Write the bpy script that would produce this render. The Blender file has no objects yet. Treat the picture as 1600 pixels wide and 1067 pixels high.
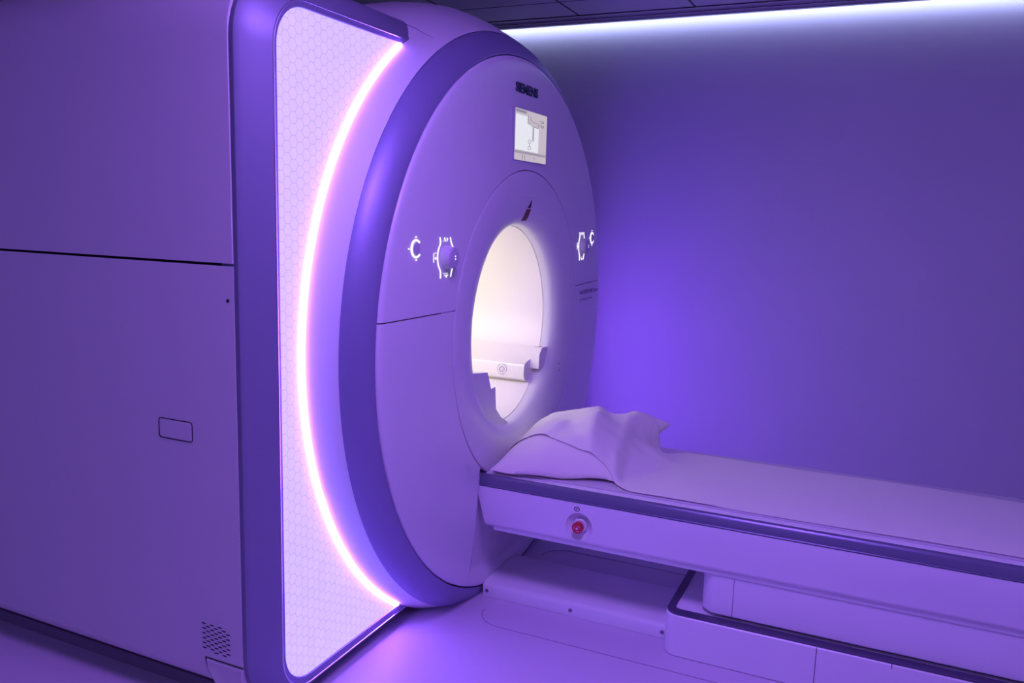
import bpy, bmesh, math, random
from math import sin, cos, pi, radians, sqrt, hypot, exp
from mathutils import Vector, Matrix

random.seed(7)
sc = bpy.context.scene
C = sc.collection

# ------------------------------------------------------------------ camera
def make_camera():
    a, b, c = radians(114.28541545), radians(8.92414811), radians(-1.65616328)
    fwd = Vector((cos(b)*cos(a), cos(b)*sin(a), -sin(b)))
    right = fwd.cross(Vector((0, 0, 1))).normalized()
    down = fwd.cross(right)
    r2 = right*cos(c) + down*sin(c)
    d2 = -right*sin(c) + down*cos(c)
    cam = bpy.data.cameras.new('camera')
    cam.sensor_width = 36.0
    cam.lens = 1287.128/1600*36
    cam.clip_start = 0.05
    o = bpy.data.objects.new('camera', cam)
    m = Matrix((( r2.x, -d2.x, -fwd.x, 0.0),
                ( r2.y, -d2.y, -fwd.y, 0.0),
                ( r2.z, -d2.z, -fwd.z, 1.306),
                (0, 0, 0, 1)))
    o.matrix_world = m
    C.objects.link(o)
    sc.camera = o
make_camera()

# ------------------------------------------------------------------ light levels
sc.view_settings.view_transform = 'Standard'
sc.view_settings.look = 'None'
sc.view_settings.gamma = 1.0
sc.view_settings.use_curve_mapping = False
sc.view_settings.exposure = 0.0

W = bpy.data.worlds.new('world'); sc.world = W; W.use_nodes = True
W.node_tree.nodes['Background'].inputs[0].default_value = (0.02, 0.015, 0.05, 1)
W.node_tree.nodes['Background'].inputs[1].default_value = 0.3

LED_VIOLET = ((0.27, 0.088, 1.0), 72.0)      # edge light along the ring
PANEL_GLOW = ((0.68, 0.53, 3.3), 0.92)     # honeycomb light panel
COVE_WHITE = ((0.58, 0.68, 1.0), 19.0)      # cove strip over the far wall
FILL_VIOLET = ((0.38, 0.29, 0.98), 5.4)  # ambient violet fill, added out of view
FILL_BLUE = ((0.39, 0.17, 1.0), 38.0)      # added fill: the bluer luminaire nearest the scanner      # coloured fill lights, added
BORE_WHITE = ((1.0, 0.93, 0.82), 15.0)      # light inside the bore

ZF = -0.035          # floor
ZC = 2.318           # ceiling
YW = 4.375            # far wall
YC = 2.718           # axis of scanner and table

# ------------------------------------------------------------------ materials
def mat(name, col, rough=0.5, metal=0.0, coat=0.0, bump=0.0, bscale=200, vary=0.0, spec=0.5):
    m = bpy.data.materials.new(name); m.use_nodes = True
    nt = m.node_tree; p = nt.nodes['Principled BSDF']
    p.inputs['Base Color'].default_value = (*col, 1)
    p.inputs['Roughness'].default_value = rough
    p.inputs['Metallic'].default_value = metal
    p.inputs['Coat Weight'].default_value = coat
    p.inputs['Coat Roughness'].default_value = 0.15
    p.inputs['Specular IOR Level'].default_value = spec
    tc = nt.nodes.new('ShaderNodeTexCoord')
    if vary:
        n = nt.nodes.new('ShaderNodeTexNoise'); n.inputs['Scale'].default_value = 3.0
        n.inputs['Detail'].default_value = 6
        nt.links.new(tc.outputs['Object'], n.inputs['Vector'])
        r = nt.nodes.new('ShaderNodeMapRange')
        r.inputs['To Min'].default_value = 1-vary; r.inputs['To Max'].default_value = 1+vary*0.4
        nt.links.new(n.outputs['Fac'], r.inputs['Value'])
        v = nt.nodes.new('ShaderNodeVectorMath'); v.operation = 'SCALE'
        v.inputs[0].default_value = col
        nt.links.new(r.outputs['Result'], v.inputs['Scale'])
        nt.links.new(v.outputs[0], p.inputs['Base Color'])
    if bump:
        n = nt.nodes.new('ShaderNodeTexNoise'); n.inputs['Scale'].default_value = bscale
        n.inputs['Detail'].default_value = 3
        nt.links.new(tc.outputs['Object'], n.inputs['Vector'])
        b = nt.nodes.new('ShaderNodeBump'); b.inputs['Strength'].default_value = bump
        b.inputs['Distance'].default_value = 0.002
        nt.links.new(n.outputs['Fac'], b.inputs['Height'])
        nt.links.new(b.outputs['Normal'], p.inputs['Normal'])
    return m

def emis(name, col, k):
    m = bpy.data.materials.new(name); m.use_nodes = True
    nt = m.node_tree; p = nt.nodes['Principled BSDF']
    p.inputs['Base Color'].default_value = (0.1, 0.1, 0.1, 1)
    p.inputs['Emission Color'].default_value = (*col, 1)
    p.inputs['Emission Strength'].default_value = k
    return m

M = {}
M['cover'] = mat('satin_white_cover', (0.78, 0.77, 0.80), 0.42, coat=0.0, vary=0.03)
M['face'] = mat('glossy_white_cover', (0.76, 0.75, 0.79), 0.30, vary=0.02)
M['side'] = mat('matt_white_side', (0.70, 0.67, 0.70), 0.45, bump=0.15, bscale=900, vary=0.03)
M['frame'] = mat('silver_blue_frame', (0.27, 0.265, 0.39), 0.48, metal=0.35)
M['ring'] = mat('silver_blue_ring', (0.29, 0.27, 0.48), 0.44, metal=0.35)
M['chrome'] = mat('chrome_trim', (0.62, 0.62, 0.70), 0.32, metal=1.0)
M['dark'] = mat('dark_gap', (0.015, 0.012, 0.02), 0.7)
M['shadowgap'] = mat('grey_recess', (0.22, 0.20, 0.26), 0.6)
M['guide'] = mat('glossy_white_guide', (0.86, 0.83, 0.81), 0.16)
M['bore'] = mat('white_bore', (0.86, 0.83, 0.81), 0.35)
M['wall'] = mat('painted_wall', (0.57, 0.54, 0.68), 0.6, bump=0.12, bscale=350, vary=0.05)
M['skirt'] = mat('table_white', (0.82, 0.80, 0.84), 0.35, vary=0.02)
M['rail'] = mat('blue_grey_rail', (0.17, 0.17, 0.27), 0.3, metal=0.3)
M['rim'] = mat('dark_plinth_rim', (0.07, 0.055, 0.12), 0.35)
M['mattress'] = mat('table_pad', (0.62, 0.58, 0.66), 0.5)
M['pillow'] = mat('pillow_cotton', (0.89, 0.88, 0.78), 0.85, bump=0.3, bscale=500)
M['paper'] = mat('tissue_paper', (0.84, 0.84, 0.76), 0.75, bump=0.25, bscale=60)
M['red'] = mat('red_button', (0.55, 0.02, 0.05), 0.3)
M['pinkdot'] = mat('pale_dot', (0.9, 0.6, 0.7), 0.4)
M['knob'] = mat('grey_violet_knob', (0.58, 0.53, 0.66), 0.35)
M['logo'] = mat('dark_teal_letters', (0.004, 0.03, 0.07), 0.4)
M['print'] = mat('grey_print', (0.33, 0.30, 0.42), 0.5)
M['line'] = emis('lit_line', (1.0, 0.93, 1.0), 1.3)
M['steel'] = mat('steel_screw', (0.25, 0.24, 0.3), 0.3, metal=0.8)
M['label'] = mat('brown_sticker', (0.23, 0.07, 0.05), 0.5, vary=0.4)
M['black'] = mat('black_mark', (0.02, 0.01, 0.03), 0.5)
M['led'] = emis('violet_led', *LED_VIOLET)
M['cove'] = emis('cove_led', *COVE_WHITE)
M['lum'] = emis('violet_diffuser', *FILL_VIOLET)
M['lum_blue'] = emis('blue_violet_diffuser', *FILL_BLUE)
M['borelight'] = emis('bore_led', *BORE_WHITE)
M['seam'] = mat('fine_seam', (0.25, 0.22, 0.33), 0.5)

# screen colours
M['scr_base'] = emis('screen_beige', (0.62, 0.55, 0.58), 0.85)
M['scr_white'] = emis('screen_white', (0.80, 0.82, 0.84), 0.95)
M['scr_grey'] = emis('screen_grey', (0.45, 0.40, 0.46), 0.7)
M['scr_line'] = emis('screen_line', (0.24, 0.24, 0.28), 0.6)

def hexmat():
    m = bpy.data.materials.new('honeycomb_glow'); m.use_nodes = True
    nt = m.node_tree; L = nt.links; p = nt.nodes['Principled BSDF']
    def N(t, **k):
        n = nt.nodes.new(t)
        for a, b in k.items(): setattr(n, a, b)
        return n
    def mth(op, a, b=None, c=None):
        n = N('ShaderNodeMath', operation=op)
        for i, v in enumerate((a, b, c)):
            if v is None: continue
            if isinstance(v, (int, float)): n.inputs[i].default_value = v
            else: L.new(v, n.inputs[i])
        return n.outputs[0]
    tc = N('ShaderNodeTexCoord'); sp = N('ShaderNodeSeparateXYZ')
    L.new(tc.outputs['Object'], sp.inputs[0])
    H = 0.0285                       # flat-to-flat height of one cell (z)
    u = mth('DIVIDE', sp.outputs['Z'], H); v = mth('DIVIDE', sp.outputs['Y'], H)
    s3 = sqrt(3.0)
    # two candidate lattices with cell (1, sqrt3); distance metric of a hexagon
    def cell(ou, ov):
        a = mth('SUBTRACT', mth('FLOORED_MODULO', mth('ADD', u, ou), 1.0), 0.5)
        b = mth('SUBTRACT', mth('FLOORED_MODULO', mth('ADD', v, ov), s3), s3/2)
        a = mth('ABSOLUTE', a); b = mth('ABSOLUTE', b)
        return mth('MAXIMUM', a, mth('ADD', mth('MULTIPLY', a, 0.5), mth('MULTIPLY', b, s3/2))), a
    d1, a1 = cell(0.0, 0.0); d2, a2 = cell(0.5, s3/2)
    d = mth('MINIMUM', d1, d2)
    edge = N('ShaderNodeMapRange'); edge.clamp = True
    L.new(d, edge.inputs['Value'])
    edge.inputs['From Min'].default_value = 0.455; edge.inputs['From Max'].default_value = 0.495
    edge.inputs['To Min'].default_value = 1.0; edge.inputs['To Max'].default_value = 0.62
    noise = N('ShaderNodeTexNoise'); noise.inputs['Scale'].default_value = 30
    L.new(tc.outputs['Object'], noise.inputs['Vector'])
    nr = N('ShaderNodeMapRange'); L.new(noise.outputs['Fac'], nr.inputs['Value'])
    nr.inputs['To Min'].default_value = 0.93; nr.inputs['To Max'].default_value = 1.07
    k = mth('MULTIPLY', mth('MULTIPLY', edge.outputs[0], nr.outputs[0]), PANEL_GLOW[1])
    p.inputs['Base Color'].default_value = (0.25, 0.22, 0.28, 1)
    p.inputs['Roughness'].default_value = 0.4
    p.inputs['Emission Color'].default_value = (*PANEL_GLOW[0], 1)
    L.new(k, p.inputs['Emission Strength'])
    return m
M['hex'] = hexmat()

def ceilmat():
    m = mat('ceiling_tile', (0.55, 0.52, 0.60), 0.8, bump=0.2, bscale=300)
    nt = m.node_tree; L = nt.links; p = nt.nodes['Principled BSDF']
    def mth(op, a, b=None):
        n = nt.nodes.new('ShaderNodeMath'); n.operation = op
        for i, v in enumerate((a, b)):
            if v is None: continue
            if isinstance(v, (int, float)): n.inputs[i].default_value = v
            else: L.new(v, n.inputs[i])
        return n.outputs[0]
    g = nt.nodes.new('ShaderNodeNewGeometry'); sp = nt.nodes.new('ShaderNodeSeparateXYZ')
    L.new(g.outputs['Position'], sp.inputs[0])
    def lines(o, off, step):
        a = mth('FLOORED_MODULO', mth('ADD', o, off + step/2), step)
        return mth('LESS_THAN', mth('ABSOLUTE', mth('SUBTRACT', a, step/2)), 0.006)
    lx = lines(sp.outputs['X'], 0.965, 0.6)
    ly = mth('MULTIPLY', lines(sp.outputs['Y'], -3.905, 0.6), mth('LESS_THAN', sp.outputs['Y'], 4.1))
    ln = mth('MAXIMUM', lx, ly)
    mix = nt.nodes.new('ShaderNodeMix'); mix.data_type = 'RGBA'
    L.new(ln, mix.inputs['Factor'])
    mix.inputs['A'].default_value = (0.55, 0.52, 0.60, 1); mix.inputs['B'].default_value = (0.05, 0.04, 0.08, 1)
    L.new(mix.outputs['Result'], p.inputs['Base Color'])
    return m
M['ceil'] = ceilmat()
M['floor'] = mat('vinyl_floor', (0.64, 0.56, 0.68), 0.48, vary=0.06, bump=0.08, bscale=120)

# ------------------------------------------------------------------ builders
def link(name, me, m, parent=None, origin=(0, 0, 0)):
    o = bpy.data.objects.new(name, me); C.objects.link(o)
    for x in (m if isinstance(m, (list, tuple)) else [m]):
        me.materials.append(x)
    if parent is not None: o.parent = parent
    return o

def obj(name, bm, m, parent=None, smooth=40, bevel=0.0, seg=2):
    """bm in world coordinates; parent chain starts at an Empty (root)."""
    root = parent
    while root is not None and root.parent is not None: root = root.parent
    if root is not None:
        bmesh.ops.translate(bm, verts=bm.verts, vec=-Vector(root.location))
    bmesh.ops.recalc_face_normals(bm, faces=bm.faces) if not getattr(obj, 'keep', False) else None
    me = bpy.data.meshes.new(name); bm.to_mesh(me); bm.free()
    o = link(name, me, m, parent)
    if smooth:
        for f in me.polygons: f.use_smooth = True
        me.set_sharp_from_angle(angle=radians(smooth))
        if not bevel and name not in ('pillow', 'paper_sheet'):
            wn = o.modifiers.new('weighted', 'WEIGHTED_NORMAL'); wn.keep_sharp = True; wn.weight = 100
    if bevel:
        md = o.modifiers.new('bevel', 'BEVEL'); md.width = bevel; md.segments = seg
        md.limit_method = 'ANGLE'; md.angle_limit = radians(40)
        md.harden_normals = False
    return o

def thing(name, label, cat, loc, group=None):
    o = bpy.data.objects.new(name, None); C.objects.link(o)
    o.location = loc; o['label'] = label; o['category'] = cat
    o.empty_display_size = 0.1
    if group: o['group'] = group
    bpy.context.view_layer.update()
    return o

def tag(o, label, cat, group=None):
    o['label'] = label; o['category'] = cat
    if group: o['group'] = group
    return o

def struct(name, bm, m, **k):
    o = obj(name, bm, m, None, **k); o['kind'] = 'structure'; return o

def box(bm, x0, x1, y0, y1, z0, z1):
    v = [bm.verts.new(p) for p in ((x0,y0,z0),(x1,y0,z0),(x1,y1,z0),(x0,y1,z0),(x0,y0,z1),(x1,y0,z1),(x1,y1,z1),(x0,y1,z1))]
    for f in ((0,3,2,1),(4,5,6,7),(0,1,5,4),(1,2,6,5),(2,3,7,6),(3,0,4,7)):
        bm.faces.new([v[i] for i in f])
    return v

def B(): return bmesh.new()

def loft(bm, loops, closed=True, caps=(False, False)):
    vs = [[bm.verts.new(p) for p in l] for l in loops]
    n = len(vs[0])
    for a, b in zip(vs, vs[1:]):
        for i in range(n if closed else n-1):
            j = (i+1) % n
            bm.faces.new((a[i], a[j], b[j], b[i]))
    if caps[0]: bm.faces.new(vs[0][::-1])
    if caps[1]: bm.faces.new(vs[-1])
    return vs

def tilt(y):           # the front covers are turned a hair about the vertical
    return -0.010 - 0.011*(y-YC)/0.93

def revolve(bm, prof, zc, a0=0, a1=360, n=160, tl=1.0, yc=YC):
    """prof: list of (x, r) about the scanner's axis; angles seen from the front, 0 = +y."""
    full = abs(a1-a0) >= 359.9
    N = n if full else max(4, int(n*abs(a1-a0)/360))
    loops = []
    for k in range(N if full else N+1):
        t = radians(a0 + (a1-a0)*k/N)
        l = []
        for x, r in prof:
            y = yc + r*cos(t); z = zc + r*sin(t)
            l.append((x + (tilt(y)+0.010)*tl, y, z))
        loops.append(l)
    if full: loops.append(loops[0])
    vs = loft(bm, loops, closed=False)
    if full: bmesh.ops.remove_doubles(bm, verts=bm.verts, dist=1e-5)

def cut(bm, co, no):
    """remove everything on the side the normal points to"""
    bmesh.ops.bisect_plane(bm, geom=bm.verts[:]+bm.edges[:]+bm.faces[:], plane_co=co, plane_no=no, clear_outer=True)

def tube(bm, pts, r, seg=6, closed=False, ends=True):
    pts = [Vector(p) for p in pts]; n = len(pts); loops = []
    up = Vector((1, 0, 0))
    for i, p in enumerate(pts):
        if closed: t = (pts[(i+1) % n]-pts[i-1])
        else: t = pts[min(i+1, n-1)]-pts[max(i-1, 0)]
        t.normalize()
        a = t.cross(up)
        if a.length < 0.1: a = t.cross(Vector((0, 0, 1)))
        a.normalize(); b = t.cross(a)
        loops.append([p + a*r*cos(2*pi*k/seg) + b*r*sin(2*pi*k/seg) for k in range(seg)])
    if closed: 
        vs = loft(bm, loops)
        a, b = vs[-1], vs[0]
        for i in range(seg):
            j = (i+1) % seg; bm.faces.new((a[i], a[j], b[j], b[i]))
    else: loft(bm, loops, caps=(ends, ends))

def cyl(bm, p, axis, prof, seg=32):
    """lathe along 'axis' from point p: prof = (distance, radius) list, capped"""
    ax = Vector(axis).normalized()
    a = ax.orthogonal().normalized(); b = ax.cross(a)
    loops = [[Vector(p)+ax*d+(a*cos(2*pi*k/seg)+b*sin(2*pi*k/seg))*max(r, 1e-5) for k in range(seg)] for d, r in prof]
    loft(bm, loops, caps=(True, True))

def rrect(y0, y1, z0, z1, rt, rb, n=10):
    """rounded rectangle in y-z, counter-clockwise from bottom left"""
    pts = []
    for (cy, cz, r, a) in ((y0+rb, z0+rb, rb, 180), (y1-rb, z0+rb, rb, 270), (y1-rt, z1-rt, rt, 0), (y0+rt, z1-rt, rt, 90)):
        for k in range(n+1):
            t = radians(a + 90*k/n); pts.append((cy+r*cos(t), cz+r*sin(t)))
        if a == 180: pts += [(YC-0.001, z0), (YC+0.03, z0)]
        if a == 0: pts += [(YC+0.03, z1), (YC-0.001, z1)]
    return pts

def prism(bm, poly, x0, x1):
    loft(bm, [[(x0, y, z) for y, z in poly], [(x1, y, z) for y, z in poly]], caps=(True, True))

def text(name, s, size, loc, m, parent, width=None, ext=0.001, bold=0.0, rot=None):
    cu = bpy.data.curves.new(name, 'FONT'); cu.body = s; cu.size = size
    cu.extrude = ext; cu.offset = bold; cu.resolution_u = 3
    t = bpy.data.objects.new(name+'_curve', cu); C.objects.link(t)
    bpy.context.view_layer.update()
    dg = bpy.context.evaluated_depsgraph_get()
    me = bpy.data.meshes.new_from_object(t.evaluated_get(dg))
    bpy.data.objects.remove(t); bpy.data.curves.remove(cu)
    xs = [v.co.x for v in me.vertices]; ys = [v.co.y for v in me.vertices]
    w = max(xs)-min(xs); h = max(ys)-min(ys); x0 = min(xs); y0 = min(ys)
    k = (width/w) if width else 1.0
    kz = (size/h)
    R = Matrix(((0, 0, 1), (1, 0, 0), (0, 1, 0))) if rot is None else rot
    root = parent
    while root.parent is not None: root = root.parent
    for v in me.vertices:
        p = Vector(((v.co.x-x0)*k, (v.co.y-y0)*kz, v.co.z))
        v.co = R @ p + Vector(loc) - Vector(root.location)
    me.materials.clear()
    return link(name, me, m, parent)

# ------------------------------------------------------------------ the room
XL, XR, YB = -3.9, 3.2, -1.7
bm = B(); box(bm, XL-.1, XR+.1, YB-.1, YW+.1, ZF-0.1, ZF); struct('floor', bm, M['floor'], smooth=0)
bm = B(); box(bm, XL, XR, YB, 4.235, ZC, ZC+0.03); struct('ceiling', bm, M['ceil'], smooth=0)
bm = B(); box(bm, XL-.1, XR+.1, YB-.1, YW+.1, ZC+0.2, ZC+0.25); struct('ceiling_upper', bm, M['wall'], smooth=0)
bm = B(); box(bm, XL-.1, XR+.1, YW, YW+.1, ZF, ZC+0.2); struct('wall_far', bm, M['wall'], smooth=0)
bm = B(); box(bm, XL-.1, XL, YB, YW, ZF, ZC+0.2); struct('wall_left', bm, M['wall'], smooth=0)
bm = B(); box(bm, XR, XR+.1, YB, YW, ZF, ZC+0.2); struct('wall_right', bm, M['wall'], smooth=0)
bm = B(); box(bm, XL-.1, XR+.1, YB-.1, YB, ZF, ZC+0.2); struct('wall_near', bm, M['wall'], smooth=0)
# stepped edge trim of the ceiling in front of the cove
M['tgrid'] = mat('ceiling_grid', (0.5, 0.47, 0.56), 0.5)
bm = B(); box(bm, XL, XR, 4.183, 4.190, ZC-0.004, ZC); struct('trim_1', bm, M['dark'], smooth=0)
bm = B()
prism(bm, [(4.190, ZC-0.002), (4.235, ZC-0.002), (4.235, ZC-0.010), (4.275, ZC-0.010), (4.275, ZC-0.018), (4.315, ZC-0.018), (4.315, ZC+0.06), (4.190, ZC+0.06)], XL, XR)
struct('trim_2', bm, M['tgrid'], smooth=0)
bm = B(); box(bm, XL, XR, 4.236, 4.240, ZC-0.0125, ZC-0.0095); box(bm, XL, XR, 4.276, 4.281, ZC-0.020, ZC-0.0175)
struct('trim_3', bm, M['dark'], smooth=0)
bm = B(); box(bm, XL, XR, 4.36, 4.40, ZC-0.09, ZC-0.085)
bm.free()
# cove strip in the slot between ceiling edge and wall
cv = thing('cove_light', 'long white led strip in the ceiling slot washing down the far wall', 'light strip', (0, 4.317, ZC-0.01))
bm = B(); box(bm, XL+.02, XR-.02, 4.3165, 4.3190, ZC-0.010, ZC+0.006); obj('led_tape', bm, M['cove'], cv, smooth=0)
bm = B(); box(bm, XL+.02, XR-.02, 4.3155, 4.322, ZC+0.007, ZC+0.012); box(bm, XL+.02, XR-.02, 4.3152, 4.3164, ZC-.014, ZC+.012); obj('mounting_channel', bm, M['cover'], cv, smooth=0)

# unseen coloured fill lights added at the ceiling behind and beside the viewpoint
fill_spots = [(1.55, 1.15, 'nearest the table foot'), (1.55, -0.65, 'in the near right corner'),
             (-0.85, -0.95, 'above the middle of the near wall'), (-2.65, -0.65, 'in the near left corner')]
def fill_panel(x, y, where, m='lum'):
    t = thing('ceiling_light', 'square violet ceiling light ' + where, 'ceiling light', (x, y, ZC), 'violet ceiling lights')
    bm = B(); s = 0.29
    for (a, b, c, d) in ((-s-.01, s+.01, -s-.01, -s+.01), (-s-.01, s+.01, s-.01, s+.01), (-s-.01, -s+.01, -s, s), (s-.01, s+.01, -s, s)):
        box(bm, x+a, x+b, y+c, y+d, ZC-0.012, ZC)
    obj('light_frame', bm, M['tgrid'], t, smooth=0)
    bm = B(); box(bm, x-s+.01, x+s-.01, y-s+.01, y+s-.01, ZC-0.008, ZC-0.003)
    obj('diffuser', bm, M[m], t, smooth=0)
for a in fill_spots: fill_panel(*a)
fill_panel(-0.38, 1.15, 'nearest the round front of the scanner', 'lum_blue')  # added to brighten the table side, floor and scanner front

# fine seam of the service trench cover let into the floor
bm = B()
pts = []
x0, x1, y0, y1, r = -1.145, 0.9, 2.285, 2.972, 0.09
for k in range(9):
    t = radians(180+90*k/8); pts.append((x0+r+r*cos(t), y0+r+r*sin(t), ZF+0.0003))
pts.append((x1, y0, ZF+0.0003))
tube(bm, pts, 0.0013, 5)
pts = []
for k in range(9):
    t = radians(180-90*k/8); pts.append((x0+r+r*cos(t), y1-r+r*sin(t), ZF+0.0003))
pts.append((x1, y1, ZF+0.0003)); tube(bm, pts, 0.0013, 5)
struct('trim_4', bm, M['seam'])

# ------------------------------------------------------------------ scanner
S = thing('mri_scanner', 'large white and silver magnet scanner with round front, lit bore and violet light ring', 'mri scanner', (-2.2, YC, ZF))

YM = 2*YC
def sy(y): return YM-y
# body covers (rounded box pulled backwards), split at the long horizontal seam
XB, XE = -1.413, -3.3
body = rrect(1.51, sy(1.51), 0.055, 1.866, 0.17, 0.03, 10)
inner = rrect(1.528, sy(1.528), 0.05, 1.848, 0.155, 0.03, 10)
XSH = 0.17      # the far flank of the housing sits further back
def lateral(bm):
    for v in bm.verts:
        if v.co.y > YC+0.02 and v.co.x > -2.5: v.co.x -= XSH
def shell(bm, x0, x1, out=body, inn=inner):
    bo = [(y, z) for y, z in out]
    loft(bm, [[(x1, y, z) for y, z in inn], [(x1, y, z) for y, z in bo],
              [(x0-0.003, y, z) for y, z in bo], [(x0, *(Vector((y, z))+ (Vector((YC, 0.95))-Vector((y, z))).normalized()*0.003)) for y, z in bo],
              [(x0, y, z) for y, z in inn]])
bm = B(); shell(bm, XB, XE); lateral(bm); cut(bm, (0, 0, 1.1655), (0, 0, -1))
obj('upper_cover', bm, M['side'], S)
bm = B(); shell(bm, XB, XE); lateral(bm); cut(bm, (0, 0, 1.1590), (0, 0, 1))
lc = obj('lower_cover', bm, M['side'], S)
# dark core behind the joints and recessed base below the covers
bm = B(); ic = rrect(1.531, sy(1.531), 0.03, 1.845, 0.15, 0.03, 8)
loft(bm, [[(x, y, z) for y, z in ic] for x in (XE+.02, -1.400)])
lateral(bm)
obj('inner_core', bm, M['dark'], S)
bm = B(); box(bm, XE+.05, -1.41, 1.585, YC, ZF+0.001, 0.05); box(bm, XE+.05, -1.41-XSH, YC, sy(1.585), ZF+0.001, 0.05); obj('recessed_base', bm, M['shadowgap'], S, smooth=0)

# details on the visible (near) side
latch = []
def rr2(x0, x1, z0, z1, r, n=5):
    p = []
    for (cx, cz, a) in ((x0+r, z0+r, 180), (x1-r, z0+r, 270), (x1-r, z1-r, 0), (x0+r, z1-r, 90)):
        for k in range(n+1):
            t = radians(a+90*k/n); p.append((cx+r*cos(t), cz+r*sin(t)))
    return p
bm = B(); tube(bm, [(x, 1.5097, z) for x, z in rr2(-1.674, -1.560, 0.706, 0.758, 0.008)], 0.0013, 6, closed=True)
obj('latch_gap', bm, M['dark'], lc)
bm = B()
loft(bm, [[(x, 1.5098, z) for x, z in rr2(-1.672, -1.562, 0.708, 0.756, 0.007)], [(x, 1.5082, z) for x, z in rr2(-1.670, -1.564, 0.710, 0.754, 0.006)]], caps=(True, True))
obj('latch', bm, M['side'], lc, smooth=0)
bm = B(); cyl(bm, (-1.432, 1.5105, 1.076), (0, -1, 0), [(0, .0045), (.0015, .0045), (.0015, .002), (.0005, .002)], 16); obj('screw', bm, M['black'], lc)
# speaker / air slots
bm = B()
ncol = 0
for i in range(7):
    for j in range(12):
        x = -1.541 + 0.0135*i; z = 0.222 - 0.0068*j - (0.0034*(i % 2))*0
        if (i+j) % 2: continue
        if (i == 6 and j in (0, 11)) or (i in (0,) and j == 11): continue
        if (i in (1,) and j == 11) : continue
        box(bm, x-0.0062, x+0.0062, 1.5092, 1.512, z-0.0015, z+0.0015)
obj('vent_slots', bm, M['black'], lc, smooth=0)
# moulded foot pocket at the lower front corner
bm = B()
outl = [(-1.538, 0.128), (-1.412, 0.128), (-1.412, 0.056), (-1.500, 0.056), (-1.523, 0.085), (-1.535, 0.11)]
tube(bm, [(x, 1.5095, z) for x, z in outl[:2]], 0.0016, 6)
tube(bm, [(x, 1.5095, z) for x, z in [outl[0], outl[5], outl[4], outl[3]]], 0.0016, 6)
obj('pocket_gap', bm, M['dark'], lc)
bm = B()
a = [(-1.532, 0.123), (-1.414, 0.123), (-1.414, 0.058), (-1.497, 0.058), (-1.518, 0.085), (-1.530, 0.108)]
b_ = [(-1.520, 0.116), (-1.424, 0.116), (-1.424, 0.062), (-1.492, 0.062), (-1.508, 0.085), (-1.518, 0.104)]
loft(bm, [[(x, 1.5098, z) for x, z in a], [(x, 1.506, z) for x, z in a], [(x*0.97+b*0.03, 1.5052, z*.97+c*.03) for (x, z), (b, c) in zip(a, b_)],
          [(x, 1.5062, z) for x, z in b_], [(-1.47, 1.5095, 0.088)]*6], caps=(True, False))
bmesh.ops.remove_doubles(bm, verts=bm.verts, dist=1e-5)
obj('foot_pocket', bm, M['side'], lc, smooth=25)

# big rounded front frame
ZS = 0.911
def ring_loop(x, o, ob, rt, rb):
    return [(x, y, z) for y, z in rrect(1.51+o, sy(1.51+o), ZF+0.004+ob, 1.866-o, rt, rb, 14)]
loops = [ring_loop(-1.46, 0.012, 0.0, .17, .17), ring_loop(-1.405, 0.0, 0.0, .18, .18), ring_loop(-1.398, 0.0, 0.0, .18, .18),
         ring_loop(-1.385, 0.009, 0.006, .175, .175), ring_loop(-1.370, 0.026, 0.016, .16, .16), ring_loop(-1.355, 0.046, 0.028, .145, .145),
         ring_loop(-1.345, 0.062, 0.040, .13, .13), ring_loop(-1.342, 0.067, 0.044, .125, .125),
         ring_loop(-1.3425, 0.071, 0.048, .12, .12), ring_loop(-1.345, 0.084, 0.066, .105, .105), ring_loop(-1.353, 0.086, 0.069, .103, .103),
         ring_loop(-1.353, 0.30, 0.28, .05, .05)]
bm = B(); loft(bm, loops); lateral(bm)
fr = obj('front_frame', bm, M['frame'], S, smooth=30)
# thin bright bead on its inner edge (left part and right part, either side of the round cover)
def bead(side):
    pts = ring_loop(-1.3415, 0.069, 0.046, .122, .122)
    n = len(pts)
    sel = [p for p in pts if side*(p[1]-YC) > 0.3]
    # order: walk round
    zt = max(p[2] for p in sel); zb = min(p[2] for p in sel)
    edge_t = YC + side*sqrt(1.062**2-(zt-ZS)**2); edge_b = YC + side*sqrt(1.046**2-(zb-ZS)**2)
    sel.sort(key=lambda p: math.atan2(p[2]-ZS, -side*(p[1]-YC-side*0.8)) if False else 0)
    top = [p for p in sel if p[2] > ZS]; bot = [p for p in sel if p[2] <= ZS]
    top.sort(key=lambda p: (-(side*p[1]), p[2]) ); bot.sort(key=lambda p: (side*p[1], p[2]))
    top.sort(key=lambda p: math.atan2(p[2]-(zt-.2), side*(p[1]-(YC+side*0.9))))
    bot.sort(key=lambda p: math.atan2(p[2]-(zb+.2), side*(p[1]-(YC+side*0.9))))
    path = [(-1.3415, edge_b, zb)] + bot + top + [(-1.3415, edge_t, zt)]
    bm = B(); tube(bm, path, 0.0022, 8); lateral(bm)
    return bm
for s in (-1, 1): obj('edge_bead', bead(s), M['chrome'], fr)

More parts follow.
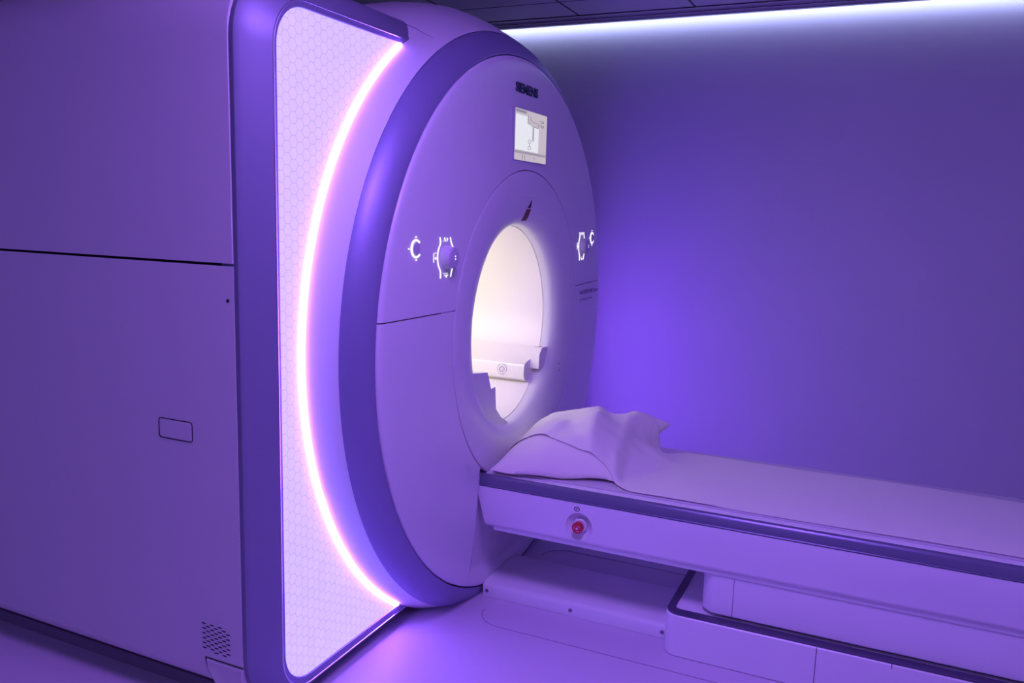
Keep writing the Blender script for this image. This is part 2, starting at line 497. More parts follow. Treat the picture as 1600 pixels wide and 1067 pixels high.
# honeycomb light panels: rounded rectangle minus the round cover
def panel(side):
    base = rrect(1.51+.084, sy(1.51+.084), ZF+0.004+.066, 1.866-.084, .105, .105, 12)
    zt = max(z for y, z in base); zb = min(z for y, z in base); R = 1.040
    left = [(y, z) for y, z in base if y < 1.9]
    bot = [p for p in left if p[1] < 0.9]; top = [p for p in left if p[1] > 0.9]
    bot.sort(key=lambda p: -p[0]); top.sort(key=lambda p: p[0])
    bot.sort(key=lambda p: (-p[0])); 
    at = math.asin((zt-ZS)/R); ab = math.asin((zb-ZS)/R)
    arc = [(YC-R*cos(at+(ab-at)*k/60), ZS+R*sin(at+(ab-at)*k/60)) for k in range(61)]
    poly = arc + bot + top
    if side > 0: poly = [(YM-y, z) for y, z in poly][::-1]
    bm = B(); prism(bm, poly, -1.3525, -1.3495); lateral(bm)
    return bm
for s in (-1, 1): obj('light_panel', panel(s), M['hex'], S, smooth=0)
# bright edge light where the round cover meets the panels
for a0, a1 in ((124.0, 236.4), (-56.4, 5.0)):
    bm = B(); revolve(bm, [(-1.3495, 1.0515), (-1.345, 1.0510), (-1.3415, 1.049), (-1.340, 1.0460), (-1.343, 1.0425), (-1.3495, 1.040)], ZS, a0, a1, tl=0)
    if a0 < 0:
        for v in bm.verts:      # the far light, hidden behind the front, is a wider band
            q = Vector((v.co.y-YC, v.co.z-ZS)); k = 1+max(0, (q.length-1.045))*2.2; v.co.y = YC+q.x*k; v.co.z = ZS+q.y*k
        bmesh.ops.translate(bm, verts=bm.verts, vec=(-XSH, 0, 0))
    obj('edge_light', bm, M['led'], S)

# domed cover that carries the round front through the top of the frame
bm = B(); revolve(bm, [(-1.3545, 1.036), (-1.345, 1.0435), (-1.352, 1.049), (-1.375, 1.060), (-1.405, 1.074), (-1.45, 1.090), (-1.50, 1.100), (-1.58, 1.108), (-1.66, 1.108),
                       (-1.75, 1.100), (-1.86, 1.08), (-1.97, 1.04), (-2.05, 0.98), (-2.10, 0.90)], ZS, tl=0)
cut(bm, (0, 0, 1.5), (0, 0, -1))
obj('dome_cover', bm, M['cover'], S)
bm = B(); revolve(bm, [(-1.60, 1.0405), (-1.352, 1.0405), (-1.346, 1.0435)], ZS, -58, 40, tl=0)
cut(bm, (0, 0, ZF+.002), (0, 0, -1))
obj('far_flank_cover', bm, M['cover'], S)
# flank of the round front, from light ring to silver ring
bm = B(); revolve(bm, [(-1.3545, 1.040), (-1.346, 1.0435), (-1.30, 1.024), (-1.2705, 1.0095), (-1.2695, 1.0085)], 0.9, tl=0)
for v in bm.verts:
    v.co.x += (tilt(v.co.y)+0.010)*max(0, min(1, (v.co.x+1.345)/0.0755))
for v in bm.verts:    # axis height differs by a centimetre front to back
    v.co.z += 0.011*max(0, min(1, (-1.268-v.co.x)/0.077))
cut(bm, (0, 0, ZF+.002), (0, 0, -1))
fl = obj('flank_cover', bm, M['cover'], S)
for ang in (117.5, 62.5):
    bm = B(); t = radians(ang)
    tube(bm, [(x, YC+r*cos(t), z0+r*sin(t)) for x, r, z0 in ((-1.272, 1.0100, .9), (-1.30, 1.0245, .904), (-1.346, 1.0442, .911), (-1.352, 1.0495, .911), (-1.375, 1.0603, .911), (-1.405, 1.0743, .911))], 0.0014, 5)
    obj('cover_joint', bm, M['seam'], fl)
# silver ring
bm = B(); revolve(bm, [(-1.235, 0.934), (-1.2065, 0.9345), (-1.2065, 0.940), (-1.212, 0.953), (-1.225, 0.973), (-1.243, 0.992), (-1.258, 1.003), (-1.2695, 1.0085)], 0.898)
cut(bm, (0, 0, ZF+.002), (0, 0, -1))
obj('silver_ring', bm, M['ring'], S)
# front covers: upper and lower, split by the horizontal joint
fprof = [(-1.185, 0.5535), (-1.1785, 0.5545), (-1.1775, 0.557), (-1.180, 0.60), (-1.185, 0.70), (-1.190, 0.80), (-1.1945, 0.88), (-1.1975, 0.912), (-1.2005, 0.924), (-1.205, 0.9295), (-1.212, 0.931), (-1.235, 0.931)]
bm = B(); revolve(bm, fprof, 0.899, n=200); cut(bm, (0, 0, 1.0095), (0, 0, -1)); uf = obj('upper_front_cover', bm, M['face'], S)
def dense(P, d=0.012):
    out = [P[0]]
    for (a, ra), (b, rb) in zip(P, P[1:]):
        k = max(1, int(abs(rb-ra)/d))
        out += [(a+(b-a)*q/k, ra+(rb-ra)*q/k) for q in range(1, k+1)]
    return out
def recess(y, z):
    '''shallow docking recess for the table in the lower cover'''
    e = lambda t: (lambda c: c*c*(3-2*c))(max(0, min(1, t)))
    k = max(0, min(1, (0.43-z)/0.40)); edge = 0.334+0.035*k**1.5
    return 0.024*e((edge+.012-abs(y-YC))/.024)*e((0.50-z)/0.05)*e((0.905-hypot(y-YC, z-.899))/0.05)
bm = B(); revolve(bm, dense(fprof), 0.899, n=500)
for v in bm.verts: v.co.x -= recess(v.co.y, v.co.z)
cut(bm, (0, 0, 1.0065), (0, 0, 1)); cut(bm, (0, 0, ZF+.002), (0, 0, -1)); lf = obj('lower_front_cover', bm, M['face'], S)
# dark backing seen in the joints
bm = B(); revolve(bm, [(-1.230, 0.545), (-1.236, 0.80), (-1.238, 0.938)], 0.899); cut(bm, (0, 0, ZF+.003), (0, 0, -1)); obj('joint_backing', bm, M['dark'], S)
# soft upright ridge in the lower cover next to the table
bm = B()
def fx(r):
    for (a, ra), (b, rb) in zip(fprof[2:], fprof[3:]):
        if ra <= r <= rb: return a+(b-a)*(r-ra)/(rb-ra)
    return fprof[3][0]
pts = []
for k in range(12):
    z = 0.43-0.33*k/11; y = 2.372-0.035*(k/11)**1.5
    r = hypot(y-YC, z-.899); pts.append((fx(r)+tilt(y)+0.010-0.0005, y, z))
tube(bm, pts, 0.0013, 6); obj('moulded_ridge', bm, M['face'], lf)

# bore ring (dished) and the bore itself
bprof = [(-1.19, 0.5505), (-1.1790, 0.5500), (-1.1775, 0.5470), (-1.1765, 0.53), (-1.1765, 0.49), (-1.180, 0.45), (-1.188, 0.415), (-1.198, 0.39), (-1.212, 0.370), (-1.228, 0.361), (-1.252, 0.3585)]
br_b = B(); revolve(br_b, bprof, 0.900, n=200); br = obj('bore_ring', br_b, M['face'], S)
bm = B(); revolve(bm, [(-1.2545, 0.40), (-1.2545, 0.3575), (-1.258, 0.3565), (-1.5, 0.3565), (-2.0, 0.3565), (-3.0, 0.3565)], 0.900, tl=0)
bo = obj('bore_tube', bm, M['bore'], S)
# guide rails for the table running through the bore, both sides
def guide(side):
    P = [(0.345, 0.785), (0.325, 0.765), (0.295, 0.746), (0.262, 0.732), (0.222, 0.722), (0.205, 0.716), (0.200, 0.706), (0.198, 0.672), (0.206, 0.655), (0.30, 0.618), (0.32, 0.66), (0.3555, 0.76)]
    bm = B(); loft(bm, [[(x, YC+side*a, z) for a, z in P] for x in (-1.262, -1.35, -1.6, -2.2, -3.0)], caps=(True, True))
    return bm
for s in (-1, 1):
    g = obj('table_guide', guide(s), M['guide'], bo, smooth=35)
    # round port on the inner face of the guide
# end block of the far guide with its little socket
bm = B()
bl = [(YC+0.348, 0.771), (YC+0.330, 0.694), (YC+0.255, 0.694), (YC+0.258, 0.752), (YC+0.285, 0.775), (YC+0.32, 0.775)]
prism(bm, bl, -1.262, -1.222); obj('guide_end_block', bm, M['bore'], bo, smooth=0, bevel=0.0015)
bm = B(); cyl(bm, (-1.240, YC+0.312, 0.7748), (0, 0, 1), [(0, .008), (.001, .008), (.001, .005), (0.0005, .005)], 16); obj('block_socket', bm, M['print'], bo)
# round port on the inner face of the far guide
bm = B(); c0 = (-1.355, YC+0.199, 0.690)
cyl(bm, c0, (0, -1, 0), [(0, .019), (.003, .019), (.004, .0175), (.004, .013), (.002, .012), (.002, .007), (.004, .006), (.004, .0001)], 32)
obj('guide_port', bm, M['bore'], bo)
bm = B(); tube(bm, [(c0[0]+.0205*cos(2*pi*k/24), c0[1]-.0005, c0[2]+.0205*sin(2*pi*k/24)) for k in range(4, 21)], 0.0013, 5)
tube(bm, [(c0[0]+.0105*cos(2*pi*k/16), c0[1]-.0030, c0[2]+.0105*sin(2*pi*k/16)) for k in range(16)], 0.0009, 5, closed=True)
obj('port_groove', bm, M['print'], bo)
# thin dark joint between bore ring and tube
bm = B(); revolve(bm, [(-1.2524, 0.3584), (-1.2532, 0.362), (-1.2540, 0.3584)], 0.900, tl=0); obj('bore_joint', bm, M['dark'], bo)
# near side docking plate that closes part of the opening
bm = B()
pl = [(2.365, 0.785), (2.378, 0.775), (2.515, 0.757), (2.545, 0.692), (2.580, 0.694), (2.590, 0.612), (2.630, 0.575), (2.672, 0.553), (2.70, 0.535), (2.60, 0.545), (2.50, 0.58), (2.42, 0.66), (2.37, 0.74)]
prism(bm, pl, -1.252, -1.2225); obj('docking_plate', bm, M['face'], S, bevel=0.002)
# lamp strip on the near inner wall of the bore
bm = B(); 
for ang0, ang1 in ((160, 172),):
    revolve(bm, [(-1.29, 0.350), (-2.7, 0.350)], 0.900, ang0, ang1, tl=0)
obj('bore_lamp', bm, M['borelight'], bo)

# --- marks, controls, lettering on the front
def fpt(y, z, lift=0.0):
    r = hypot(y-YC, z-.899)
    return (fx(r) + tilt(y)+0.010 + lift, y, z)
def bpt(y, z, lift=0.0):
    r = hypot(y-YC, z-.900); x = bprof[1][0]
    for (a, ra), (b, rb) in zip(bprof[1:], bprof[2:]):
        if rb <= r <= ra: x = a+(b-a)*(r-ra)/(rb-ra) if ra != rb else a
    return (x + tilt(y)+0.010 + lift, y, z)
# lighter bead standing in for the highlight above the opening, sticker and pointer at the laser window
bm = B(); tube(bm, [bpt(2.66+0.165*k/10, 1.364-0.004*sin(pi*k/10), 0.0003) for k in range(11)], 0.0014, 5)
obj('laser_window_edge', bm, M['bore'], br)
def patch(bm, rows):
    g = [[bm.verts.new(bpt(y, z, 0.0012)) for y, z in row] for row in rows]
    for a, b in zip(g, g[1:]):
        for i in range(len(a)-1): bm.faces.new((a[i], a[i+1], b[i+1], b[i]))
bm = B(); patch(bm, [[(2.750, 1.352), (2.752, 1.352)], [(2.742, 1.338), (2.756, 1.338)], [(2.730, 1.322), (2.757, 1.322)]]); obj('laser_pointer_mark', bm, M['black'], br, smooth=0)
bm = B(); patch(bm, [[(2.722+k*-0.0, 1.318-0.006*k), (2.742, 1.318-0.006*k), (2.762, 1.318-0.006*k)] for k in range(8)])
for v in bm.verts: v.co.y -= 0.0
obj('laser_sticker', bm, M['label'], br, smooth=0)
for z in (0.700, 0.674):
    bm = B(); cyl(bm, bpt(3.105, z, -0.001), (1, 0, 0), [(0, .003), (.0016, .003)], 10); obj('pin_hole', bm, M['black'], br)

text('maker_lettering', 'SIEMENS', 0.033, fpt(2.607, 1.708, 0.0006), M['logo'], uf, width=0.192, bold=0.0011)
t1 = text('model_lettering', 'MAGNETOM Skyra', 0.022, fpt(3.322, 0.960, 0.0005), M['print'], lf, width=0.235, ext=0.0006, bold=0.0006)
t2 = text('system_lettering', 'A Tim System', 0.014, fpt(3.326, 0.934, 0.0005), M['print'], lf, width=0.16, ext=0.0006)

# screen
sc0 = fpt(2.715, 1.565)[0]+0.006
Y0, Y1, Z0, Z1 = 2.578, 2.856, 1.482, 1.652
bm = B(); box(bm, sc0-.016, sc0+.0025, Y0-.004, Y1+.004, Z0-.003, Z1+.003); dsp = obj('display', bm, M['chrome'], uf, smooth=0, bevel=.001)
def srect(name, u0, u1, v0, v1, m, lift, par):
    bm = B(); box(bm, sc0+.002, sc0+.0025+lift, Y0+(Y1-Y0)*u0, Y0+(Y1-Y0)*u1, Z0+(Z1-Z0)*v0, Z0+(Z1-Z0)*v1)
    return obj(name, bm, m, par, smooth=0)
srect('screen', 0, 1, 0, 1, M['scr_base'], .0004, dsp)
bm = B()
def sbox(u0, u1, v0, v1, lift=.0010):
    box(bm, sc0+.0026, sc0+.0025+lift, Y0+(Y1-Y0)*u0, Y0+(Y1-Y0)*u1, Z0+(Z1-Z0)*v0, Z0+(Z1-Z0)*v1)
sbox(.015, .36, .20, .885); sbox(.36, .52, .20, .74); sbox(.52, .73, .20, .70); obj('screen_area', bm, M['scr_white'], dsp, smooth=0)
bm = B(); sbox(.0, 1, .135, .185); sbox(.0, .34, .925, .985); sbox(.53, .57, .42, .70, .0014); obj('screen_bars', bm, M['scr_grey'], dsp, smooth=0)
def sp(u, v): return (sc0+.0038, Y0+(Y1-Y0)*u, Z0+(Z1-Z0)*v)
def symbol(name, *paths):
    bm = B()
    for pts, rr, cl in paths: tube(bm, [sp(*p) for p in pts], rr, 5, closed=cl)
    obj(name, bm, M['scr_line'], dsp)
symbol('device_outline', (((.38, .92), (.38, .80), (.42, .75), (.50, .72), (.70, .70), (.72, .75), (.68, .79), (.55, .80), (.45, .83), (.45, .90)), .0009, False))
for (u, v) in ((.75, .86), (.75, .77)): symbol('value_text', (((u, v), (u+.13, v), (u+.13, v-.03), (u+.04, v-.035)), .0011, False))
for dv in (0, .13):
    symbol('position_arrow', ([(.44+.045*cos(2*pi*k/12), .27+dv+.035*sin(2*pi*k/12)) for k in range(12)], .0009, True))
symbol('arrow_stem', (((.44, .31), (.44, .36)), .0010, False))
for u in (.23, .30): symbol('button_bar', (((u, .02), (u, .12)), .0010, False))
symbol('title_text', (((.03, .955), (.30, .955)), .0012, False))
symbol('tick_mark', (((.58, .09), (.63, .07)), .0010, False))

# control clusters (same on both sides of the bore)
def rotl(bm, cy, cz, pts, r, closed=False):
    tube(bm, [fpt(cy+a, cz+b, 0.0012) for a, b in pts], r, 6, closed=closed)
def controls(cy, cz, ry, rz, mirror, open_deg):
    bm = B(); c = fpt(cy, cz)
    cyl(bm, (c[0]-.001, c[1], c[2]), (1, 0, 0), [(0, .036), (.004, .035), (.006, .033), (.024, .031), (.028, .0295), (.030, .026), (.030, .0001)], 40)
    k = obj('control_knob', bm, M['knob'], uf)
    bm = B()
    for dz in (.004, -.004): cyl(bm, (c[0]+.0285, c[1]+.003, c[2]+dz), (1, 0, 0), [(0, .0022), (.0015, .0022)], 10)
    obj('knob_mark', bm, M['line'], k)
    bm = B()
    L_ = [(-.036, .058), (-.033, .041), (-.045, .022), (-.0495, 0), (-.045, -.022), (-.034, -.040), (-.034, -.060)]
    # smooth it a little
    def sm(P):
        out = []
        for i in range(len(P)-1):
            for q in range(5):
                t = q/5; p0 = P[max(i-1, 0)]; p1 = P[i]; p2 = P[i+1]; p3 = P[min(i+2, len(P)-1)]
                out.append(tuple(0.5*((2*b)+(-a+c_)*t+(2*a-5*b+4*c_-d)*t*t+(-a+3*b-3*c_+d)*t**3) for a, b, c_, d in zip(p0, p1, p2, p3)))
        return out+[P[-1]]
    rotl(bm, cy, cz, sm(L_), .0017)
    rotl(bm, cy, cz, sm([(.023, .058), (.027, .043), (.040, .026)]), .0015)
    rotl(bm, cy, cz, sm([(.037, -.028), (.029, -.042), (.023, -.058)]), .0015)
    rotl(bm, cy, cz, [(-.056, .014), (-.070, .013), (-.071, -.013)], .0008)
    rotl(bm, cy, cz, [(-.060, .002), (-.060, -.004)], .0026)
    rotl(bm, cy, cz, [(-.010, .058), (-.010, .052), (-.004, .050)], .0012); rotl(bm, cy, cz, [(.002, .055), (.008, .055), (.004, .050)], .0012)
    rotl(bm, cy, cz, [(-.010, -.053), (.008, -.053)], .0013); rotl(bm, cy, cz, [(-.002, -.053), (.0, -.059)], .0014)
    rotl(bm, cy, cz, [(-.020, .047), (.008, .047)], .0005); rotl(bm, cy, cz, [(-.020, -.047), (.008, -.047)], .0005)
    obj('lit_control_lines', bm, M['line'], uf)
    # round push button with its open lit ring
    c = fpt(ry, rz); bm = B()
    cyl(bm, (c[0]-.001, c[1], c[2]), (1, 0, 0), [(0, .018), (.004, .018), (.005, .0165), (.0045, .0001)], 28)
    obj('push_button', bm, M['knob'], uf)
    bm = B(); pts = []
    for q in range(25):
        t = radians(open_deg + (360-2*open_deg)*q/24); pts.append((.0235*cos(t), .0235*sin(t)))
    rotl(bm, ry, rz, pts, .0027)
    for a, b in ((-.036, 0), (0, .032), (0, -.031)): rotl(bm, ry, rz, [(a, b+.0015), (a, b-.0015)], .0026)
    obj('lit_button_ring', bm, M['line'], uf)
controls(2.121, 1.170, 1.960, 1.199, False, 45)
controls(3.333, 1.172, 3.485, 1.203, True, 22)

# ------------------------------------------------------------------ patient table
T = thing('patient_table', 'long white patient table with dark rails on a floor plinth, docked at the scanner', 'patient table', (-0.2, YC, ZF))
TX0, TX1 = -1.197, 1.75
def hw(y): return YC-y     # half widths from near side values
# skirt cross-section: near y at heights
def section(P, x0f, x1):
    """P: list of (half width, z); closed loft along x with slanted left end x0f(z)"""
    bm = B()
    left = [(x0f(z), YC-h, z) for h, z in P] + [(x0f(z), YC+h, z) for h, z in reversed(P)]
    right = [(x1, YC-h, z) for h, z in P] + [(x1, YC+h, z) for h, z in reversed(P)]
    loft(bm, [left, right], caps=(True, True)); return bm
slant = lambda z: -1.1985 + max(0, 0.392-z)*0.28
bm = section([(0.323, 0.392), (0.3235, 0.385), (0.3225, 0.268), (0.316, 0.256), (0.300, 0.2495), (0.296, 0.2495)], slant, TX1)
sk = obj('side_skirt', bm, M['skirt'], T, bevel=0.003)
# little step under the head end
bm = section([(0.312, 0.258), (0.310, 0.240), (0.295, 0.236)], lambda z: -1.135, TX1); obj('underside_tray', bm, M['skirt'], T, bevel=0.002)
# rails
def rail(side):
    P = [(0.321, 0.3925), (0.3245, 0.394), (0.3255, 0.3965), (0.3235, 0.3995), (0.3255, 0.402), (0.3250, 0.410), (0.3215, 0.421), (0.3165, 0.429), (0.311, 0.4325), (0.304, 0.4325), (0.304, 0.3925)]
    bm = B(); loft(bm, [[(x+(0 if i else max(0, z-.40)*0.35), YC-side*h, z) for h, z in P] for i, x in enumerate((TX0, TX1))], caps=(True, True)); return bm
for s in (1, -1): obj('rail', rail(s), M['rail'], T, smooth=50)
bm = B(); box(bm, -1.172, TX1-.01, YC-.306, YC+.306, .385, .4345); obj('top_board', bm, M['skirt'], T, bevel=.003)
bm = B(); box(bm, -1.160, TX1-.03, YC-.281, YC+.281, .433, .4405); obj('pad', bm, M['mattress'], T, bevel=.003, seg=3)

# stop button set in a round dish on the near side of the skirt
YS = YC-0.323
bx, bz = -0.826, 0.315
bm = B(); cyl(bm, (bx, YS-0.02, bz), (0, 1, 0), [(0, .0445), (.060, .0445)], 64)
cm = bpy.data.meshes.new('cutter'); bmesh.ops.recalc_face_normals(bm, faces=bm.faces)
bmesh.ops.translate(bm, verts=bm.verts, vec=-Vector(T.location)); bm.to_mesh(cm); bm.free()
co = bpy.data.objects.new('cutter', cm); C.objects.link(co); co.parent = T
sk.modifiers.clear()
md = sk.modifiers.new('b', 'BOOLEAN'); md.object = co; md.operation = 'DIFFERENCE'; md.solver = 'EXACT'
bpy.context.view_layer.update()
nm = bpy.data.meshes.new_from_object(sk.evaluated_get(bpy.context.evaluated_depsgraph_get()))
sk.modifiers.clear(); sk.data = nm; bpy.data.objects.remove(co)
bm = B(); loft(bm, [[(bx+r*cos(2*pi*k/64), YS+d, bz+r*sin(2*pi*k/64)) for k in range(64)] for d, r in
    ((-.0004, .0480), (-.0012, .0468), (-.0004, .0445), (.006, .0415), (.022, .028), (.024, .024), (.020, .0225), (.008, .0215), (.006, .0195), (.006, .0100))])
dish = obj('button_dish', bm, M['skirt'], T, smooth=35)
bm = B(); cyl(bm, (bx, YS+.010, bz), (0, -1, 0), [(0, .012), (.012, .012), (.013, .0178), (.026, .0190), (.030, .0168), (.031, .013), (.031, .0001)], 36)
sb = obj('stop_button', bm, M['red'], T)
bm = B(); cyl(bm, (bx, YS-.021, bz), (0, -1, 0), [(0, .004), (.0006, .004), (.0006, .0001)], 20); obj('button_dot', bm, M['pinkdot'], sb)
bm = B()
for a0 in (20, 140, 260):
    tube(bm, [(bx+.0098*cos(radians(a0+q*9)), YS-.0211, bz+.0098*sin(radians(a0+q*9))) for q in range(8)], .0009, 5)
obj('button_arrows', bm, M['pinkdot'], sb)
bm = B(); sxp, szp = -0.835, 0.372
tube(bm, [(sxp+.0085*cos(2*pi*q/24), YS-.0006, szp+.0072*sin(2*pi*q/24)) for q in range(24)], .0012, 5, closed=True)
tube(bm, [(sxp-.004, YS-.0006, szp+.002), (sxp, YS-.0006, szp-.004), (sxp+.004, YS-.0006, szp+.002)], .0009, 5, closed=True)
tube(bm, [(sxp, YS-.0006, szp+.003), (sxp, YS-.0006, szp+.0005)], .0009, 5)
obj('stop_symbol', bm, M['black'], sk)

# lifting column cover below the top
def rblock(bm, x0, x1, y0, y1, z0, z1, r, n=10):
    def loop(z, o=0):
        p = []
        for (cx, cy, a) in ((x0+r, y0+r, 180), (x1-r, y0+r, 270), (x1-r, y1-r, 0), (x0+r, y1-r, 90)):
            for k in range(n+1):
                t = radians(a+90*k/n); p.append((cx+(r-o)*cos(t), cy+(r-o)*sin(t), z))
        return p
    loft(bm, [loop(z0, .004), loop(z0+.004), loop(z1-.004), loop(z1, .004)], caps=(True, True))
bm = B(); rblock(bm, -0.432, 1.55, YC-.305, YC+.305, 0.112, 0.242, .055); cb = obj('column_cover', bm, M['skirt'], T)
bm = B(); box(bm, -0.3345, -0.3325, YC-.3056, YC-.30, 0.115, 0.235); obj('column_joint', bm, M['seam'], cb, smooth=0)
bm = B(); rblock(bm, -0.40, 1.5, YC-.28, YC+.28, 0.06, 0.12, .05); obj('column_core', bm, M['dark'], T)
# plinth with dark rim
bm = B(); rblock(bm, -0.532, 1.60, YC-.345, YC+.345, ZF, 0.100, .045); pb = obj('plinth', bm, M['skirt'], T)
bm = B()
def rl(o, z, x0=-.532, x1=1.6, n=10):
    p = []; r = .045-o; oy = max(0, o-.01)*1.0
    for (cx, cy, a) in ((x0+.045, YC-.345+.045, 180), (x1-.045, YC-.345+.045, 270), (x1-.045, YC+.345-.045, 0), (x0+.045, YC+.345-.045, 90)):
        for k in range(n+1):
            t = radians(a+90*k/n); p.append((cx+r*cos(t), cy+r*sin(t)+(oy if cy < YC else -oy), z))
    return p
loft(bm, [rl(.0035, .0995), rl(.002, .103), rl(.003, .1045), rl(.0245, .1045), rl(.0255, .1035), rl(.0255, .099)])
obj('plinth_rim', bm, M['rim'], T)
bm = B(); YP = YC-.345
bm.free()
for (xa, za, zb_) in ((-.087, ZF+.002, .099), (.330, ZF+.002, .099), (.1095, .088, .1035)):
    bm = B(); box(bm, xa, xa+.0018, YP-.0006, YP+.004, za, zb_); obj('plinth_joint', bm, M['dark'], pb, smooth=0)

# low cover plate between scanner and plinth
K = thing('floor_cover_plate', 'low white cover plate on the floor between scanner and table plinth', 'cover plate', (-0.87, 2.6, ZF))
bm = B(); P = [(2.463, ZF+.0005), (2.461, ZF+.038), (2.466, .010), (2.480, .016), (2.60, .018), (2.735, .014), (2.742, .008), (2.742, ZF+.0005)]
loft(bm, [[(x, y, z) for y, z in P] for x in (-1.196, -0.534)], caps=(True, True)); obj('plate', bm, M['cover'], K, smooth=50, bevel=.001)
for x in (-1.180, -.867, -.553):
    bm = B(); cyl(bm, (x, 2.4615, -.012), (0, -1, 0), [(0, .0065), (.002, .0062), (.0035, .004), (.0035, .0022), (.002, .0001)], 18); obj('screw', bm, M['steel'], K)
bm = B(); box(bm, -1.19, -.536, 2.465, 2.74, ZF, ZF+.003); obj('base_gasket', bm, M['dark'], K, smooth=0)

# ------------------------------------------------------------------ pillow and paper sheet
PX0, PX1, PY0, PY1 = -1.150, -0.735, 2.398, 2.975
PB = 0.4425
def ease(t): t = max(0, min(1, t)); return t*t*(3-2*t)
def foot(s, t):
    """s,t in [-1,1] -> plan position of the pillow, corners pulled out, sides pulled in"""
    x = (PX0+PX1)/2 + s*(PX1-PX0)/2*(1-0.05*(1-t*t))
    y = (PY0+PY1)/2 + t*(PY1-PY0)/2*(1-0.03*(1-s*s))
    # near right corner sits further in, far right corner reaches out
    x += 0.055*s*max(0, t)**3*max(0, s)
    y += 0.095*ease((s+1)/2)**2*ease((1-t)/2)
    return x, y
def ph(s, t):
    a = max(0, 1-abs(s)**2.6)**0.62; b = max(0, 1-abs(t)**2.4)**0.66
    h = a*b*(0.150 + 0.012*s)
    w = 0.0035*sin(9*s+4*t)*a*b + 0.003*sin(14*t-6*s)*a*b
    return h+w
def edge_z(s, t):
    # height of the seam above the table; far right corner turned up
    return PB + 0.009 + 0.007*ease((t+1)/0.6) + 0.085*ease((s-0.2)/0.8)*ease((t-0.1)/0.9) + 0.004*sin(7*s+3*t)
N_ = 48
bm = B()
top = [[None]*(N_+1) for _ in range(N_+1)]; bot = [[None]*(N_+1) for _ in range(N_+1)]
def st(i): 
    u = -1+2*i/N_; return sin(u*pi/2)*0.75+u*0.25
for i in range(N_+1):
    for j in range(N_+1):
        s, t = st(i), st(j); x, y = foot(s, t); e = edge_z(s, t)
        top[i][j] = bm.verts.new((x, y, e+ph(s, t)))
        if i in (0, N_) or j in (0, N_): bot[i][j] = top[i][j]
        else:
            a = max(0, 1-abs(s)**4)*max(0, 1-abs(t)**4)
            bot[i][j] = bm.verts.new((x, y, e+(PB-e)*min(1, a**0.45*1.02)))
for i in range(N_):
    for j in range(N_):
        bm.faces.new((top[i][j], top[i+1][j], top[i+1][j+1], top[i][j+1]))
        bm.faces.new((bot[i][j], bot[i][j+1], bot[i+1][j+1], bot[i+1][j]))
pw = obj('pillow', bm, M['pillow'], None, smooth=80)
tag(pw, 'plump white pillow on the patient table against the scanner opening', 'pillow')

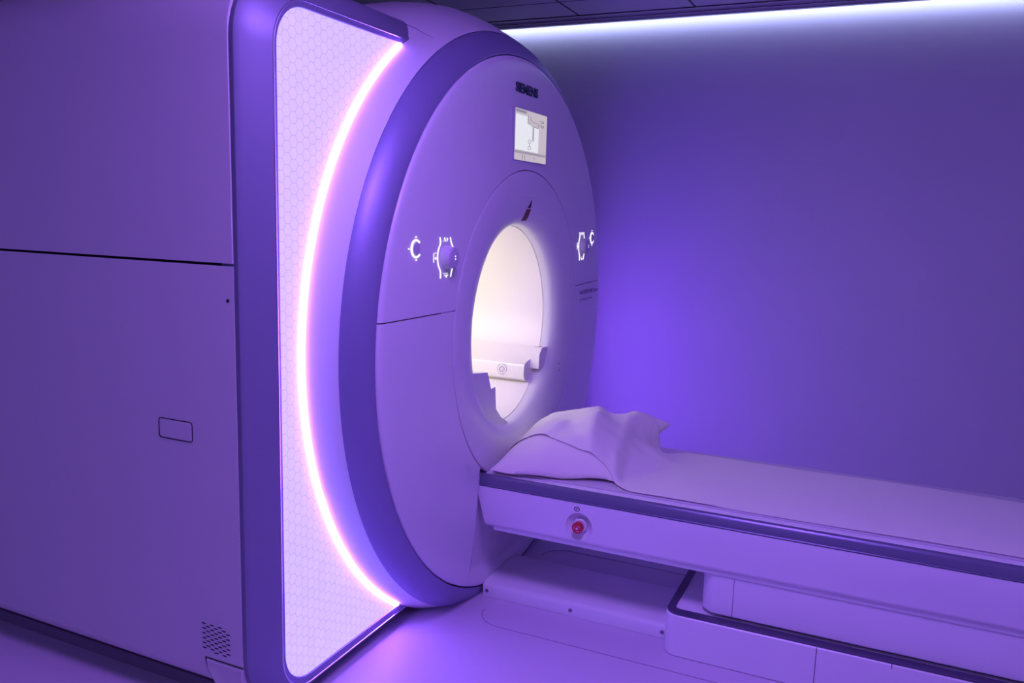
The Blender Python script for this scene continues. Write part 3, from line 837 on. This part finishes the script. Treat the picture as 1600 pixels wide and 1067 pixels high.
def inv(x, y):
    s = (x-(PX0+PX1)/2)/((PX1-PX0)/2); t = (y-(PY0+PY1)/2)/((PY1-PY0)/2)
    for _ in range(12):
        fx_, fy_ = foot(max(-1.3, min(1.3, s)), max(-1.3, min(1.3, t)))
        s += (x-fx_)/((PX1-PX0)/2)*0.8; t += (y-fy_)/((PY1-PY0)/2)*0.8
    return s, t
def ptop(x, y):
    s, t = inv(x, y)
    if abs(s) >= 1 or abs(t) >= 1: return PB
    return edge_z(s, t)+ph(s, t)
TABZ = 0.4425
def sheet_z(x, y):
    base = TABZ + 0.0006*sin(5*x+3*y) + 0.0008*sin(13*x)*sin(9*y)
    z = max(base, ptop(x, y)+0.004 if x < PX1+0.05 else 0)
    # drape from the right shoulder of the pillow down to the table
    xs = -0.86
    if x > xs:
        hs = ptop(xs, y)-TABZ
        hs *= ease((y-2.43)/0.10)
        ln = 0.10 + 0.17*ease((y-2.44)/0.4)*(1-0.85*ease((y-2.80)/0.10))
        f = max(0, 1-(x-xs)/ln)
        f = f**1.25
        d = base + hs*f*(1+0.0*sin(30*x))
        z = max(z, d)
    # folds
    if x < -0.5 and z > base+0.005:
        k = min(1, (z-base)/0.06)
        z += 1.15*k*ease((3.02-y)/0.25)*(0.007*exp(-((x+0.875+0.18*(y-2.7))/0.022)**2) + 0.008*exp(-((x+0.775+0.10*(y-2.7))/0.02)**2) - 0.006*exp(-((x+0.825+0.15*(y-2.7))/0.022)**2)
             + 0.0018*sin(60*x+25*y+2*sin(20*y))+0.0013*sin(95*y-20*x)
             + 0.0035*exp(-((x+0.955-0.35*(y-2.62))/0.010)**2) - 0.003*exp(-((x+0.93-0.35*(y-2.62))/0.012)**2))
    return z
def y_near(x):
    if x < -0.62:
        on = 2.515 + 0.012*sin(8*x)
        a = ease((x+0.80)/0.13)
        return on*(1-a) + 2.438*a + 0.0*x
    return 2.438 + 0.010*ease((x+.4)/1.2) + 0.002*sin(9*x)
def y_far(x):
    return 2.962 + 0.006*sin(6*x+1) + 0.012*ease(-x) - 0.055*ease((-0.60-x)/0.08)
bm = B(); rows = []
xs = []; x = -1.128
while x < 1.70:
    xs.append(x); x += 0.006 if x < -0.45 else 0.03
NJ = 84
for x in xs:
    r_ = []
    for j in range(NJ+1):
        y = y_near(x) + (y_far(x)-y_near(x))*j/NJ
        r_.append((x, y, sheet_z(x, y)))
    rows.append(r_)
# relax
for _ in range(5):
    new = [list(r) for r in rows]
    for i in range(1, len(rows)-1):
        if rows[i][0][0] > -0.4: break
        for j in range(NJ+1):
            j0, j1 = max(j-1, 0), min(j+1, NJ)
            z = (rows[i-1][j][2]+rows[i+1][j][2]+rows[i][j0][2]+rows[i][j1][2]+2*rows[i][j][2])/6
            new[i][j] = (rows[i][j][0], rows[i][j][1], max(z, ptop(rows[i][j][0], rows[i][j][1])+0.002, TABZ))
    rows = new
g = [[bm.verts.new(p) for p in r] for r in rows]
for a, b in zip(g, g[1:]):
    for j in range(NJ): bm.faces.new((a[j], b[j], b[j+1], a[j+1]))
sh = obj('paper_sheet', bm, M['paper'], None, smooth=80)
md = sh.modifiers.new('thickness', 'SOLIDIFY'); md.thickness = 0.0012; md.offset = 1
tag(sh, 'white paper sheet running along the patient table and over the pillow', 'sheet')
